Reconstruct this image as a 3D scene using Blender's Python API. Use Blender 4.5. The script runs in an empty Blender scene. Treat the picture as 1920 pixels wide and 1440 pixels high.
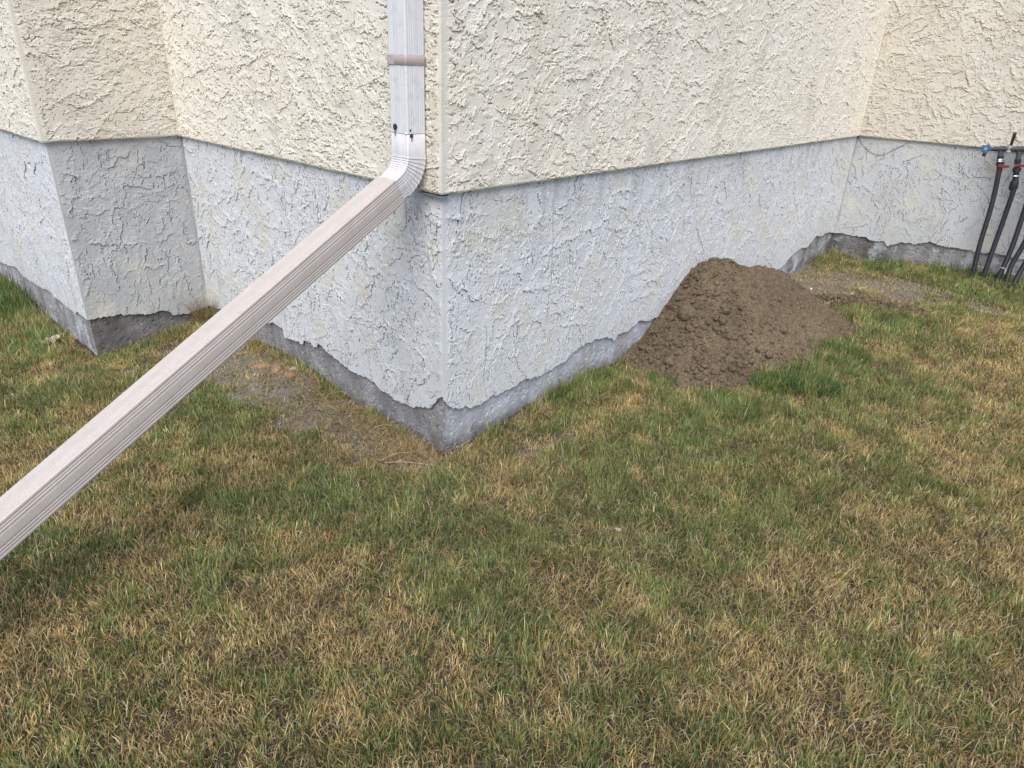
import bpy, math
import numpy as np
from mathutils import Vector
R_ = math.radians
rng = np.random.default_rng(7)
sc = bpy.context.scene
col = sc.collection
S2 = math.sqrt(.5)

# ------------------------------------------------------------------ camera
cd = bpy.data.cameras.new('camera'); cam = bpy.data.objects.new('camera', cd); col.objects.link(cam)
CAM = np.array([0.12303, -2.34284, 1.41934])
YAW, PITCH, ROLL = 0.0579018, 0.4417154, 0.0427248
def cam_axes():
    cy, sy, cp, sp = math.cos(YAW), math.sin(YAW), math.cos(PITCH), math.sin(PITCH)
    f = np.array([sy*cp, cy*cp, -sp]); r = np.array([cy, -sy, 0.]); u = np.cross(r, f)
    cr, sr = math.cos(ROLL), math.sin(ROLL)
    return cr*r+sr*u, -sr*r+cr*u, f
cr_, cu_, cf_ = cam_axes()
from mathutils import Matrix
cam.matrix_world = Matrix(((cr_[0], cu_[0], -cf_[0], CAM[0]), (cr_[1], cu_[1], -cf_[1], CAM[1]),
                           (cr_[2], cu_[2], -cf_[2], CAM[2]), (0, 0, 0, 1)))
cd.sensor_fit = 'HORIZONTAL'; cd.sensor_width = 36; cd.lens = 36*1293.97/1920
cd.clip_start = .02; cd.clip_end = 500
sc.camera = cam

# ------------------------------------------------------------------ light
SUN_EL, SUN_AZ = R_(54), R_(-98)      # the brightest part of the bright sky: in front of the corner, a little to the left
w = bpy.data.worlds.new('World'); sc.world = w; w.use_nodes = True
nt = w.node_tree; bg = nt.nodes['Background']
sky = nt.nodes.new('ShaderNodeTexSky'); sky.sky_type = 'NISHITA'; sky.sun_disc = False
sky.sun_elevation = SUN_EL; sky.sun_rotation = R_(90)-SUN_AZ; sky.air_density = 1.0; sky.dust_density = 2.0
nt.links.new(sky.outputs[0], bg.inputs[0]); bg.inputs[1].default_value = .125
sl = bpy.data.lights.new('sun', 'SUN'); sun = bpy.data.objects.new('sun', sl); col.objects.link(sun)
sl.energy = 1.9; sl.angle = R_(48); sl.color = (1, .96, .915)
dv = Vector((math.cos(SUN_EL)*math.cos(SUN_AZ), math.cos(SUN_EL)*math.sin(SUN_AZ), math.sin(SUN_EL)))
sun.rotation_euler = dv.to_track_quat('Z', 'Y').to_euler(); sun.location = (0, -3, 6)
sc.view_settings.view_transform = 'Standard'; sc.view_settings.look = 'None'
sc.view_settings.exposure = 0.63; sc.view_settings.gamma = 1

# ------------------------------------------------------------------ helpers
_tab = np.random.default_rng(99).random((16, 256, 256)).astype(np.float32)
def vn(x, y, s, seed=0):
    """smooth value noise, cell size s, 0..1"""
    T = _tab[seed % 16]; x = np.asarray(x)/s+seed*17.3; y = np.asarray(y)/s+seed*9.7
    xi = np.floor(x).astype(np.int64); yi = np.floor(y).astype(np.int64)
    fx = (x-xi).astype(np.float32); fy = (y-yi).astype(np.float32)
    fx = fx*fx*(3-2*fx); fy = fy*fy*(3-2*fy)
    a = xi & 255; b = yi & 255; a1 = (xi+1) & 255; b1 = (yi+1) & 255
    return (T[a, b]*(1-fx)+T[a1, b]*fx)*(1-fy)+(T[a, b1]*(1-fx)+T[a1, b1]*fx)*fy
def fbm(x, y, s, seed=0, o=4, g=.5):
    v = 0; a = 1; t = 0
    for i in range(o):
        v = v+a*vn(x, y, s/2**i, seed+i); t += a; a *= g
    return v/t
def sstep(a, b, x):
    t = np.clip((x-a)/(b-a), 0, 1); return t*t*(3-2*t)

def link(name, me, parent=None):
    o = bpy.data.objects.new(name, me); col.objects.link(o)
    if parent: o.parent = parent
    return o
def tag(o, label=None, cat=None, group=None, kind=None):
    if label: o['label'] = label
    if cat: o['category'] = cat
    if group: o['group'] = group
    if kind: o['kind'] = kind
    return o
def empty(name, loc=(0, 0, 0)):
    o = bpy.data.objects.new(name, None); col.objects.link(o); o.location = loc; return o
def raw_mesh(name, V, loops, starts, totals, mat, parent=None, smooth=False, attrs=None, cols=None):
    me = bpy.data.meshes.new(name)
    me.vertices.add(len(V)); me.vertices.foreach_set('co', np.ascontiguousarray(V, dtype=np.float32).ravel())
    me.loops.add(len(loops)); me.loops.foreach_set('vertex_index', np.ascontiguousarray(loops, dtype=np.int32))
    me.polygons.add(len(starts)); me.polygons.foreach_set('loop_start', np.ascontiguousarray(starts, dtype=np.int32))
    me.polygons.foreach_set('loop_total', np.ascontiguousarray(totals, dtype=np.int32))
    me.update(calc_edges=True)
    me.polygons.foreach_set('use_smooth', np.full(len(starts), smooth))
    for k, v in (attrs or {}).items():
        a = me.attributes.new(k, 'FLOAT', 'POINT'); a.data.foreach_set('value', np.ascontiguousarray(v, dtype=np.float32).ravel())
    for k, v in (cols or {}).items():
        a = me.attributes.new(k, 'FLOAT_COLOR', 'POINT')
        c = np.ones((len(V), 4), np.float32); c[:, :3] = v; a.data.foreach_set('color', c.ravel())
    me.materials.append(mat)
    return link(name, me, parent)
def grid_mesh(name, P, mat, parent=None, smooth=False, attrs=None, cols=None, closed=False, caps=False):
    """P: (rows, cols, 3). closed joins the last column to the first."""
    r, c = P.shape[:2]
    idx = np.arange(r*c).reshape(r, c)
    if closed: idx = np.concatenate([idx, idx[:, :1]], 1)
    q = np.stack([idx[:-1, :-1], idx[:-1, 1:], idx[1:, 1:], idx[1:, :-1]], -1).reshape(-1, 4)
    loops = q.ravel(); starts = np.arange(len(q))*4; tot = np.full(len(q), 4)
    if caps:
        e0 = idx[0, :c][::-1]; e1 = idx[-1, :c]
        starts = np.concatenate([starts, [len(loops), len(loops)+c]]); tot = np.concatenate([tot, [c, c]])
        loops = np.concatenate([loops, e0, e1])
    return raw_mesh(name, P.reshape(-1, 3), loops, starts, tot, mat, parent, smooth, attrs, cols)
class MB:
    """collects pieces into one mesh"""
    def __init__(s): s.V = []; s.F = []
    def add(s, V, F):
        n = len(s.V); s.V += [tuple(map(float, v)) for v in V]; s.F += [tuple(n+i for i in f) for f in F]; return s
    def tube(s, pts, rad, n=14, cap=True):
        pts = [Vector(p) for p in pts]; rad = rad if hasattr(rad, '__len__') else [rad]*len(pts)
        V = []; F = []
        a = None
        for i, p in enumerate(pts):
            t = (pts[min(i+1, len(pts)-1)]-pts[max(i-1, 0)]).normalized()
            if a is None: a = t.orthogonal().normalized()
            a = (a-t*a.dot(t)).normalized(); b = t.cross(a)
            V += [p+(a*math.cos(2*math.pi*k/n)+b*math.sin(2*math.pi*k/n))*rad[i] for k in range(n)]
        for i in range(len(pts)-1):
            F += [(i*n+k, i*n+(k+1) % n, (i+1)*n+(k+1) % n, (i+1)*n+k) for k in range(n)]
        if cap: F += [tuple(range(n))[::-1], tuple((len(pts)-1)*n+k for k in range(n))]
        return s.add(V, F)
    def box(s, c, ax, h):
        """c centre, ax three unit axes, h half sizes"""
        c = np.array(c); V = []
        for i in (-1, 1):
            for j in (-1, 1):
                for k in (-1, 1): V.append(c+ax[0]*h[0]*i+ax[1]*h[1]*j+ax[2]*h[2]*k)
        return s.add(V, [(0, 1, 3, 2), (4, 6, 7, 5), (0, 4, 5, 1), (2, 3, 7, 6), (0, 2, 6, 4), (1, 5, 7, 3)])
    def build(s, name, mat, parent=None, smooth=True, bevel=0):
        me = bpy.data.meshes.new(name); me.from_pydata(s.V, [], s.F); me.update()
        me.polygons.foreach_set('use_smooth', np.full(len(me.polygons), smooth)); me.materials.append(mat)
        o = link(name, me, parent)
        if smooth:
            try: me.set_sharp_from_angle(angle=R_(40))
            except Exception: pass
        if bevel:
            m = o.modifiers.new('bevel', 'BEVEL'); m.width = bevel; m.segments = 2
        return o

def lump(c, rad, seed, n=3, sq=(1, 1, .75), rough=.28):
    """an irregular clod or stone as verts, faces"""
    import bmesh
    bm = bmesh.new(); bmesh.ops.create_icosphere(bm, subdivisions=n, radius=1)
    g = np.random.default_rng(seed); off = g.random(3)*50
    V = np.array([v.co[:] for v in bm.verts]); F = [tuple(v.index for v in f.verts) for f in bm.faces]; bm.free()
    d = 1+rough*2*(fbm(V[:, 0]+off[0]+V[:, 2]*.7, V[:, 1]+off[1]+V[:, 2]*.9, .9, seed, 3)-.5)
    V = V*d[:, None]*np.array(sq)*rad
    a = g.random()*6.28; V[:, :2] = V[:, :2]@np.array([[math.cos(a), math.sin(a)], [-math.sin(a), math.cos(a)]])
    return V+np.array(c), F

# ---- materials
def mat_new(name):
    m = bpy.data.materials.new(name); m.use_nodes = True; n = m.node_tree; b = n.nodes['Principled BSDF']; return m, n, b
def N(n, t, **k):
    o = n.nodes.new(t)
    for a, v in k.items(): setattr(o, a, v)
    return o
def noise(n, scale, detail=4, rough=.55, vec=None):
    o = N(n, 'ShaderNodeTexNoise'); o.inputs['Scale'].default_value = scale; o.inputs['Detail'].default_value = detail
    o.inputs['Roughness'].default_value = rough
    if vec is not None: n.links.new(vec, o.inputs['Vector'])
    return o.outputs['Fac']
def ramp(n, fac, stops):
    o = N(n, 'ShaderNodeValToRGB'); e = o.color_ramp.elements
    while len(e) < len(stops): e.new(.5)
    for i, (p, c) in enumerate(stops):
        e[i].position = p; e[i].color = (*c, 1) if len(c) == 3 else c
    n.links.new(fac, o.inputs[0]); return o.outputs[0]
def mix(n, fac, a, b, mode='MIX'):
    o = N(n, 'ShaderNodeMix', data_type='RGBA', blend_type=mode)
    for i, v in ((0, fac), (6, a), (7, b)):
        if isinstance(v, (int, float)): o.inputs[i].default_value = v
        elif isinstance(v, tuple): o.inputs[i].default_value = (*v, 1)
        else: n.links.new(v, o.inputs[i])
    return o.outputs[2]
def attr(n, name, out='Fac'):
    o = N(n, 'ShaderNodeAttribute'); o.attribute_name = name; return o.outputs[out]
def bump(n, b, h, strength, dist):
    o = N(n, 'ShaderNodeBump'); o.inputs['Strength'].default_value = strength; o.inputs['Distance'].default_value = dist
    n.links.new(h, o.inputs['Height']); n.links.new(o.outputs[0], b.inputs['Normal'])
def coord(n, scale=None):
    o = N(n, 'ShaderNodeTexCoord').outputs['Object']
    if scale:
        m = N(n, 'ShaderNodeMapping'); m.inputs['Scale'].default_value = scale; n.links.new(o, m.inputs[0]); o = m.outputs[0]
    return o

def stucco_mat(name, clean, warm, dirt):  # dirt: colour for grime and painted shade
    m, n, b = mat_new(name); c = coord(n)
    base = mix(n, ramp(n, noise(n, 5, 5, .6, c), [(.35, (0, 0, 0)), (.65, (1, 1, 1))]), clean, warm)
    fine = ramp(n, noise(n, 260, 3, .6, c), [(.3, (.84, .84, .84)), (.62, (1.05, 1.05, 1.05))])
    base = mix(n, 1., base, fine, 'MULTIPLY')
    base = mix(n, attr(n, 'dirt'), base, dirt)  # the dirt attribute holds grime and also painted shade
    n.links.new(base, b.inputs['Base Color']); b.inputs['Roughness'].default_value = .85
    b.inputs['Specular IOR Level'].default_value = .25
    bump(n, b, noise(n, 330, 3, .65, c), .55, .0016)
    return m
M_up = stucco_mat('cream_stucco', (.84, .80, .705), (.81, .76, .635), (.16, .125, .085))
M_lo = stucco_mat('grey_white_parging', (.69, .715, .735), (.66, .675, .68), (.075, .068, .060))
def concrete_mat():
    m, n, b = mat_new('old_concrete'); c = coord(n); cs = coord(n, (1, 1, .35))
    base = ramp(n, noise(n, 9, 6, .65, cs), [(.28, (.20, .195, .195)), (.5, (.34, .335, .34)), (.72, (.50, .50, .52))])
    sp = ramp(n, noise(n, 150, 5, .8, c), [(.36, (.30, .29, .30)), (.48, (.95, .95, .95)), (.66, (1.45, 1.45, 1.45))])
    base = mix(n, 1., base, sp, 'MULTIPLY')
    base = mix(n, attr(n, 'dirt'), base, (.075, .068, .058))  # stains, plus some painted shade on the recessed wall
    base = mix(n, attr(n, 'lime'), base, (.52, .55, .60))
    n.links.new(base, b.inputs['Base Color']); b.inputs['Roughness'].default_value = .92
    bump(n, b, noise(n, 220, 5, .7, c), .9, .0025)
    return m
M_con = concrete_mat()
def soil_mat(name, lo, mid, hi, sc1=40, bs=1., cracks=False, a=None, acol=None):
    m, n, b = mat_new(name); c = coord(n)
    base = ramp(n, noise(n, sc1, 8, .7, c), [(.3, lo), (.5, mid), (.7, hi)])
    base = mix(n, 1., base, ramp(n, noise(n, 3, 3, .5, c), [(.3, (.8, .8, .8)), (.7, (1.15, 1.15, 1.15))]), 'MULTIPLY')
    if a: base = mix(n, attr(n, a), base, acol)
    n.links.new(base, b.inputs['Base Color']); b.inputs['Roughness'].default_value = .97
    b.inputs['Specular IOR Level'].default_value = .15
    bump(n, b, noise(n, 170, 8, .75, c), bs, .006)
    return m
M_soil = soil_mat('dry_soil', (.040, .032, .024), (.075, .060, .045), (.13, .108, .085), 60, 1., a='clay', acol=(.205, .185, .162))
M_dirt = soil_mat('excavated_dirt', (.076, .055, .034), (.155, .117, .077), (.28, .222, .152), 90, 1.)
def plain(name, colr, rough, var=.12, sc1=20, metal=0, bs=0, bsc=200, spec=.5, stretch=None):
    m, n, b = mat_new(name); c = coord(n, stretch)
    k = tuple(max(0, x*(1-var)) for x in colr); k2 = tuple(x*(1+var) for x in colr)
    n.links.new(ramp(n, noise(n, sc1, 5, .6, c), [(.3, k), (.7, k2)]), b.inputs['Base Color'])
    b.inputs['Roughness'].default_value = rough; b.inputs['Metallic'].default_value = metal
    b.inputs['Specular IOR Level'].default_value = spec
    if bs: bump(n, b, noise(n, bsc, 4, .6, c), bs, .002)
    return m
def blade_mat(name, trans=.25):
    m, n, b = mat_new(name)
    cc = attr(n, 'blade_col', 'Color'); n.links.new(cc, b.inputs['Base Color'])
    b.inputs['Roughness'].default_value = .7; b.inputs['Specular IOR Level'].default_value = .10
    t = N(n, 'ShaderNodeBsdfTranslucent'); n.links.new(cc, t.inputs[0])
    x = N(n, 'ShaderNodeMixShader'); x.inputs[0].default_value = trans
    n.links.new(b.outputs[0], x.inputs[1]); n.links.new(t.outputs[0], x.inputs[2])
    n.links.new(x.outputs[0], n.nodes['Material Output'].inputs[0])
    return m
M_blade = blade_mat('grass_blades')

# ------------------------------------------------------------------ footprint strip: N end, D, C, A, B, S end
RD = np.array([S2, S2]); LD = np.array([-S2, S2]); nL = np.array([-S2, -S2]); nR = np.array([S2, -S2])
A = np.zeros(2); B = np.array([2.88818, 2.88818]); C = np.array([-1.38200, 1.38200]); D = np.array([-1.81092, .95309])
NE = D+LD*2.4; SE = B-LD*2.4
poly = [NE, D, C, A, B, SE]
seg = [np.linalg.norm(poly[i+1]-poly[i]) for i in range(5)]
poly0 = poly; seg_n = [np.array([(poly[i+1]-poly[i])[1], -(poly[i+1]-poly[i])[0]])/seg[i] for i in range(5)]
cum = np.concatenate([[0], np.cumsum(seg)])            # u of the corners
uD, uC, uA, uB = cum[1:5]
def strip(u, off=0.):
    """position and outward direction along the strip moved off metres outward, corners mitred"""
    poly = []
    for j in range(6):
        n0 = seg_n[max(j-1, 0)]; n1 = seg_n[min(j, 4)]
        m_ = n0+n1 if 0 < j < 5 else n0
        poly.append(poly0[j]+m_*off)
    segL = [np.linalg.norm(poly[i+1]-poly[i]) for i in range(5)]
    u = np.asarray(u, float); X = np.zeros((len(u), 2)); Nn = np.zeros((len(u), 2))
    for i in range(5):
        lo = cum[i] if i else -9; hi = cum[i+1] if i < 4 else 99
        k = (u >= lo) & (u < hi)
        d = (poly[i+1]-poly[i])/segL[i]; X[k] = poly[i]+np.outer((u[k]-cum[i])*segL[i]/seg[i], d); Nn[k] = (d[1], -d[0])
    for j in range(1, 5):
        k = np.abs(u-cum[j]) < 1e-6
        d0 = (poly[j]-poly[j-1])/segL[j-1]; d1 = (poly[j+1]-poly[j])/segL[j]
        Nn[k] = (d0[1]+d1[1], -d0[0]-d1[0])
    return X, Nn
DU = .0026
us = np.concatenate([np.linspace(cum[i], cum[i+1], int(seg[i]/DU), endpoint=False) for i in range(5)]+[[cum[5]]])
XS, NS = strip(us)
def wall_to_u(w, t):
    t = np.asarray(t, float)
    return {'N': uD-t, 'M': uD+t, 'L': uA-t, 'R': uA+t, 'S': uB+t}[w]

def stucco_blotch(m, c2, lo, hi, sc_, seed=0):
    n = m.node_tree; b = n.nodes['Principled BSDF']; l = b.inputs['Base Color'].links[0]; src = l.from_socket
    f = ramp(n, noise(n, sc_, 5, .6, coord(n)), [(lo, (0, 0, 0)), (hi, (.8, .8, .8))]); n.links.new(mix(n, f, src, mix(n, .0, c2, c2)), b.inputs['Base Color'])
stucco_blotch(M_lo, (.62, .60, .52), .52, .70, 4.2)

# ---- trowelled relief
def relief(z0, z1, n_str, seed, vertical):
    g = np.random.default_rng(seed)
    zs = np.arange(z0, z1+DU, DU); nu, nz = len(us), len(zs)
    U, Z = np.meshgrid(us, zs)
    H = np.zeros((nz, nu), np.float32)
    H += (fbm(U, Z, .05, seed, 3)*.0012).astype(np.float32)
    wx = ((fbm(U, Z, .045, seed+1, 5, .70)-.5)*.065).astype(np.float32)
    wz = ((fbm(U, Z, .045, seed+5, 5, .70)-.5)*.065).astype(np.float32)
    L = cum[5]
    for s in range(n_str):
        big = g.random() < .22
        l = g.uniform(.04, .13) if big else g.uniform(.010, .055)
        ww = g.uniform(.014, .034) if big else g.uniform(.004, .016)
        cx = g.uniform(0, L); cz = g.uniform(z0-.03, z1+.03)
        # direction the torn edge faces; th lies along the edge
        side = math.pi if (cx < uD or uC < cx < uA or cx > uB) else 0.
        if vertical and uC < cx < uB and g.random() < .6: side = math.pi-side
        if vertical: ph = (g.normal(side, .45) if g.random() < .70 else g.normal(-math.pi/2, .5))
        else: ph = (g.normal(-math.pi/2, .35) if g.random() < (.85 if cx < uA else .55) else g.normal(side-(.5 if side == 0 else -.5), .5))
        if g.random() < (.03 if vertical else .10): ph += math.pi
        th = ph-math.pi/2
        ca, sa = math.cos(th), math.sin(th)
        ex = abs(ca)*l+abs(sa)*ww+.03; ez = abs(sa)*l+abs(ca)*ww+.03
        i0, i1 = int(max(0, (cx-ex)/L*nu)), int(min(nu, (cx+ex)/L*nu)); j0, j1 = int(max(0, (cz-ez-z0)/DU)), int(min(nz, (cz+ez-z0)/DU))
        if i1-i0 < 2 or j1-j0 < 2: continue
        x = U[j0:j1, i0:i1]-cx+wx[j0:j1, i0:i1]; z = Z[j0:j1, i0:i1]-cz+wz[j0:j1, i0:i1]
        p = (ca*x+sa*z)/l; q = (-sa*x+ca*z)/ww
        ins = (np.abs(p) < 1) & (np.abs(q) < 1)
        t = g.uniform(.0026, .0056) if big else g.uniform(.0014, .0038)
        e = (1-q)/2                                            # 0 at the torn edge
        prof = t*((1-e)**1.3+.12*np.exp(-e*ww*2/.0035))*np.clip((1-np.abs(p))*4, 0, 1)
        h = H[j0:j1, i0:i1]; keep = .10 if big else .40
        keep = keep+(1-keep)*np.maximum(sstep(.45, 1., e), sstep(.6, 1., np.abs(p)))
        H[j0:j1, i0:i1] = np.where(ins, np.minimum(prof+keep*h, .0088), h)
    patch = sstep(.5, .62, fbm(U, Z, .10, seed+3, 2))           # torn, pitted patches
    an = (1, .45) if vertical else (.45, 1)
    pit = sstep(.60, .70, fbm(U*an[0]*1.6, Z*an[1]*1.6, .013, seed+7, 2))
    H -= (pit*patch*(.0018 if vertical else .0022)).astype(np.float32)
    pit2 = sstep(.70, .76, fbm(U, Z, .011, seed+9, 2)); H -= (pit2*(.0012 if vertical else .002)).astype(np.float32)
    # long torn grooves: a deep narrow gap with the plaster curled up on one side
    for s in range(1050 if vertical else 1100):
        l = g.uniform(.008, .020) if g.random() < .6 else g.uniform(.02, .05)
        cx = g.uniform(0, L); cz = g.uniform(z0-.03, z1+.03); onR_ = uA < cx < uB
        if vertical: th = g.normal(math.pi/2+(.25 if onR_ else -.2), .35)
        else: th = g.normal(0, .35) if not onR_ or g.random() < .35 else g.normal(math.pi/2+.5, .45)
        ca, sa = math.cos(th), math.sin(th); ex = abs(ca)*l+.045; ez = abs(sa)*l+.045
        i0, i1 = int(max(0, (cx-ex)/L*nu)), int(min(nu, (cx+ex)/L*nu)); j0, j1 = int(max(0, (cz-ez-z0)/DU)), int(min(nz, (cz+ez-z0)/DU))
        if i1-i0 < 2 or j1-j0 < 2: continue
        x = U[j0:j1, i0:i1]-cx+.7*wx[j0:j1, i0:i1]; z = Z[j0:j1, i0:i1]-cz+.7*wz[j0:j1, i0:i1]
        p = (ca*x+sa*z)/l; q = (-sa*x+ca*z); f = np.clip((1-np.abs(p))*2.5, 0, 1)
        wd_ = g.uniform(.0014, .0026)
        H[j0:j1, i0:i1] += (f*(-g.uniform(.0035, .0065)*np.exp(-(q/wd_)**2)+.0016*np.exp(-((q-.0045)/.0035)**2))).astype(np.float32)
    for uc_, ra, rb in ((uD, .014, .014), (uA, .010, .026), (uC, .012, .012), (uB, .014, .010)):      # trowelled smooth along the corner beads
        du_ = U-uc_; H *= (1-.92*np.exp(-(du_/np.where(du_ < 0, ra, rb))**4)).astype(np.float32)
    # grime in the cavities, with the relief's shadow lines painted in alongside it
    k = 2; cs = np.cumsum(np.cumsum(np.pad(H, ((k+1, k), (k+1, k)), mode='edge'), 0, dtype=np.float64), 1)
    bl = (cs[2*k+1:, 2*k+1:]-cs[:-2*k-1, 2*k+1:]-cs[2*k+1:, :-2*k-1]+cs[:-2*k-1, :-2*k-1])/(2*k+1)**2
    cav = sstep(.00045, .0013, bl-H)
    # broken hairline cracks
    return zs, H, cav.astype(np.float32)

house = tag(empty('house', (0, 3, 0)), 'house corner with rough cream stucco above a chipped grey-white parged foundation', 'house')
inv = Vector((0, 3, 0))
def to_house(P): return P-np.array([0, 3, 0])
corner_d = lambda j: np.abs(us-cum[j])
inner = np.minimum(corner_d(2), corner_d(4))

# upper wall
zs, HU, cavU = relief(1.0, 2.06, 8200, 21, False)
zrow = np.concatenate([zs, [2.2, 3.0]])
HH = np.concatenate([HU, HU[-1:]*.5, HU[-1:]*0]); cv = np.concatenate([cavU, cavU[-1:]*0, cavU[-1:]*0])
U, Z = np.meshgrid(us, zrow)
zz = Z.copy()
zz[0] = 1.0-.003*(fbm(us, us*0, .05, 3, 4)-.3); zz[1] = zz[0]+.0012
cap = sstep(1.0, 1.006, zz)
off = .006+HH*(.35+.65*cap)-(1-sstep(1.0, 1.004, zz))*.002
off += .004*(fbm(U, Z, .6, 4, 2)-.5)
off = off*1.0
P = np.zeros(U.shape+(3,))
P[..., :2] = XS[None]+NS[None]*off[..., None]; P[..., 2] = zz
lip = np.zeros((1, len(us), 3)); lip[0, :, :2] = XS-NS*.045; lip[0, :, 2] = zz[0]+.003
P = np.concatenate([lip, P])
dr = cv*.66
dr = np.maximum(dr, .16*sstep(.45, .8, fbm(U*2.2, Z*.6, .16, 6, 4))*sstep(.3, .6, fbm(U, Z, .9, 8, 2)))
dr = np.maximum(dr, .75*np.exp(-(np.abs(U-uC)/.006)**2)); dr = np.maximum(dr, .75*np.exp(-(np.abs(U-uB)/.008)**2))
dr = np.maximum(dr, (.19*((U > uD) & (U < uC))+.22*(U > uB))*(.7+.6*fbm(U, Z, .2, 3, 3)))  # shade of the recessed left and far right walls painted in, mottled
spoutside = np.exp(-((U-(uA-.035))/.035)**2)                  # grime beside the downspout
dr = np.maximum(dr, 0.30*spoutside*(.4+.9*fbm(U, Z, .05, 2, 3)))
dr = np.clip(dr, 0, 1); dr = np.concatenate([dr[:1], dr])
grid_mesh('upper_wall', to_house(P), M_up, house, False, {'dirt': dr})  # dirt: grime together with the painted shade

# chipped lower edge of the parging (metres along each wall, height)
edge = {
 'R': [(0, .225), (.012, .206), (.053, .168), (.116, .162), (.146, .137), (.2, .135), (.262, .150), (.277, .166), (.292, .143), (.347, .153), (.39, .154), (.47, .168), (.563, .144), (.672, .160), (.80, .190), (.90, .215), (.985, .221), (1.074, .208), (1.139, .171), (1.18, .195), (1.23, .182), (1.354, .217), (1.443, .201), (2.0, .21), (2.804, .221), (2.911, .219), (2.987, .184), (3.13, .176), (3.202, .193), (3.312, .246), (3.443, .267), (3.554, .261), (3.676, .313), (3.841, .301), (3.984, .3), (4.07, .285)],
 'S': [(.001, .282), (.22, .294), (.261, .27), (.363, .285), (.392, .259), (.477, .3), (.566, .305), (.654, .342), (.778, .328), (.923, .331), (1.1, .334), (2.4, .33)],
 'L': [(0, .235), (.028, .225), (.045, .20), (.075, .165), (.105, .155), (.187, .13), (.279, .122), (.384, .133), (.492, .158), (.569, .152), (.666, .163), (.767, .179), (.819, .2), (.85, .205), (.864, .18), (.974, .184), (.99, .155), (1.035, .153), (1.144, .147), (1.16, .192), (1.244, .188), (1.4, .16), (1.718, .13), (1.875, .11), (1.94, .1)],
 'M': [(.004, .154), (.073, .157), (.197, .142), (.287, .123), (.362, .127), (.388, .121), (.411, .085), (.492, .087), (.571, .084), (.6, .09)],
 'N': [(.004, .155), (.069, .164), (.192, .151), (.51, .166), (.8, .15), (1.072, .147), (1.174, .172), (1.491, .13), (2.4, .14)]}
eu, ez = [], []
for k in 'NMLRS':
    for t, z in edge[k]: eu.append(float(wall_to_u(k, t))); ez.append(z)
o_ = np.argsort(eu); eu = np.array(eu)[o_]; ez = np.array(ez)[o_]
zb = np.interp(us, eu, ez)+.020*(fbm(us, us*0+3, .035, 5, 4, .65)-.5)+.012*(vn(us, us*0, .09, 9)-.5)+.014*(fbm(us, us*0, .013, 2, 3)-.5)

zs, HL, cavL = relief(.04, 1.002, 7000, 40, True)
nrow = 360
T = np.linspace(0, 1, nrow)[:, None]; ZL = zb[None]*(1-T)+1.001*T
fi = (ZL-zs[0])/DU; i0 = np.clip(np.floor(fi).astype(int), 0, len(zs)-2); fr = fi-i0
ci = np.arange(len(us))[None]
samp = lambda G: G[i0, ci]*(1-fr)+G[i0+1, ci]*fr
HLs = samp(HL); cvl = samp(cavL); UL = np.broadcast_to(us[None], ZL.shape)
smooth_bot = .45+.55*sstep(.0, .25, ZL-zb[None])
uRr = UL-uA
# the far right wall is parged flatter than the rest
flat = 1-.45*sstep(uB-.02, uB+.05, UL)
XS2, _ = strip(us, -.014)
offl = HLs*smooth_bot*flat+.003*(fbm(UL, ZL, .3, 12, 3)-.5)
PL = np.zeros(ZL.shape+(3,)); PL[..., :2] = XS2[None]+NS[None]*offl[..., None]; PL[..., 2] = ZL
back = np.zeros((1, len(us), 3)); back[0, :, :2] = strip(us, -.036)[0]; back[0, :, 2] = zb+.004
mid = PL[:1].copy(); mid[0, :, :2] -= NS*.004; mid[0, :, 2] -= .0005
PL = np.concatenate([back, mid, PL])
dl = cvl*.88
strk = sstep(.50, .72, fbm(UL*2.6, ZL*.55, .10, 14, 4))
topm = sstep(.62, 1.0, ZL)
onR = sstep(.15, .5, uRr)*(UL < uB)
dl = np.maximum(dl, .32*0.7*strk*topm*onR*(.5+.8*fbm(UL, ZL, .5, 3, 2)))
dl = np.maximum(dl, .14*strk*sstep(.55, .3, ZL)*(UL < uA))
nearA = np.exp(-np.abs(UL-(uA-.03))/.10)*(UL < uA)
dl = np.maximum(dl, .24*nearA*(.3+.9*fbm(UL, ZL, .09, 15, 4))*sstep(1.05, .3, ZL))
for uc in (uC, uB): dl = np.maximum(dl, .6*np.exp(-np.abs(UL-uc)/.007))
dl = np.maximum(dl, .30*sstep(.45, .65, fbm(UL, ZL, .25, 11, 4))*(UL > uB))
dl = np.maximum(dl, (.34*((UL > uD) & (UL < uC))+.20*(UL > uB))*(.7+.6*fbm(UL, ZL, .2, 3, 3)))  # shade of the same two walls put into the parging colour
# the old mortar smear on the right wall
smear = np.exp(-((ZL-(.965-.10*np.sin(np.clip((UL-uB)/.34, 0, 1)*3.14)+.03*vn(UL, ZL, .08, 2)))/.010)**2)*((UL > uB) & (UL < uB+.36))
dl = np.maximum(dl, .7*smear)
# two long hairline cracks in the right hand face
for c0, s0 in ((.60, 3), (.22, 8)):
    cx = uA+c0+.03*(fbm(ZL*1., ZL*0, .12, s0, 4)-.5)
    dl = np.maximum(dl, .75*np.exp(-((UL-cx)/.0018)**2)*(fbm(ZL, ZL*0, .1, s0+2, 2) > .42)*(1 if c0 > .5 else (ZL < .55)))
dl = np.clip(dl, 0, 1); dl = np.concatenate([dl[:1], dl[:1], dl])
grid_mesh('foundation_parging', to_house(PL), M_lo, house, False, {'dirt': dl})

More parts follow.
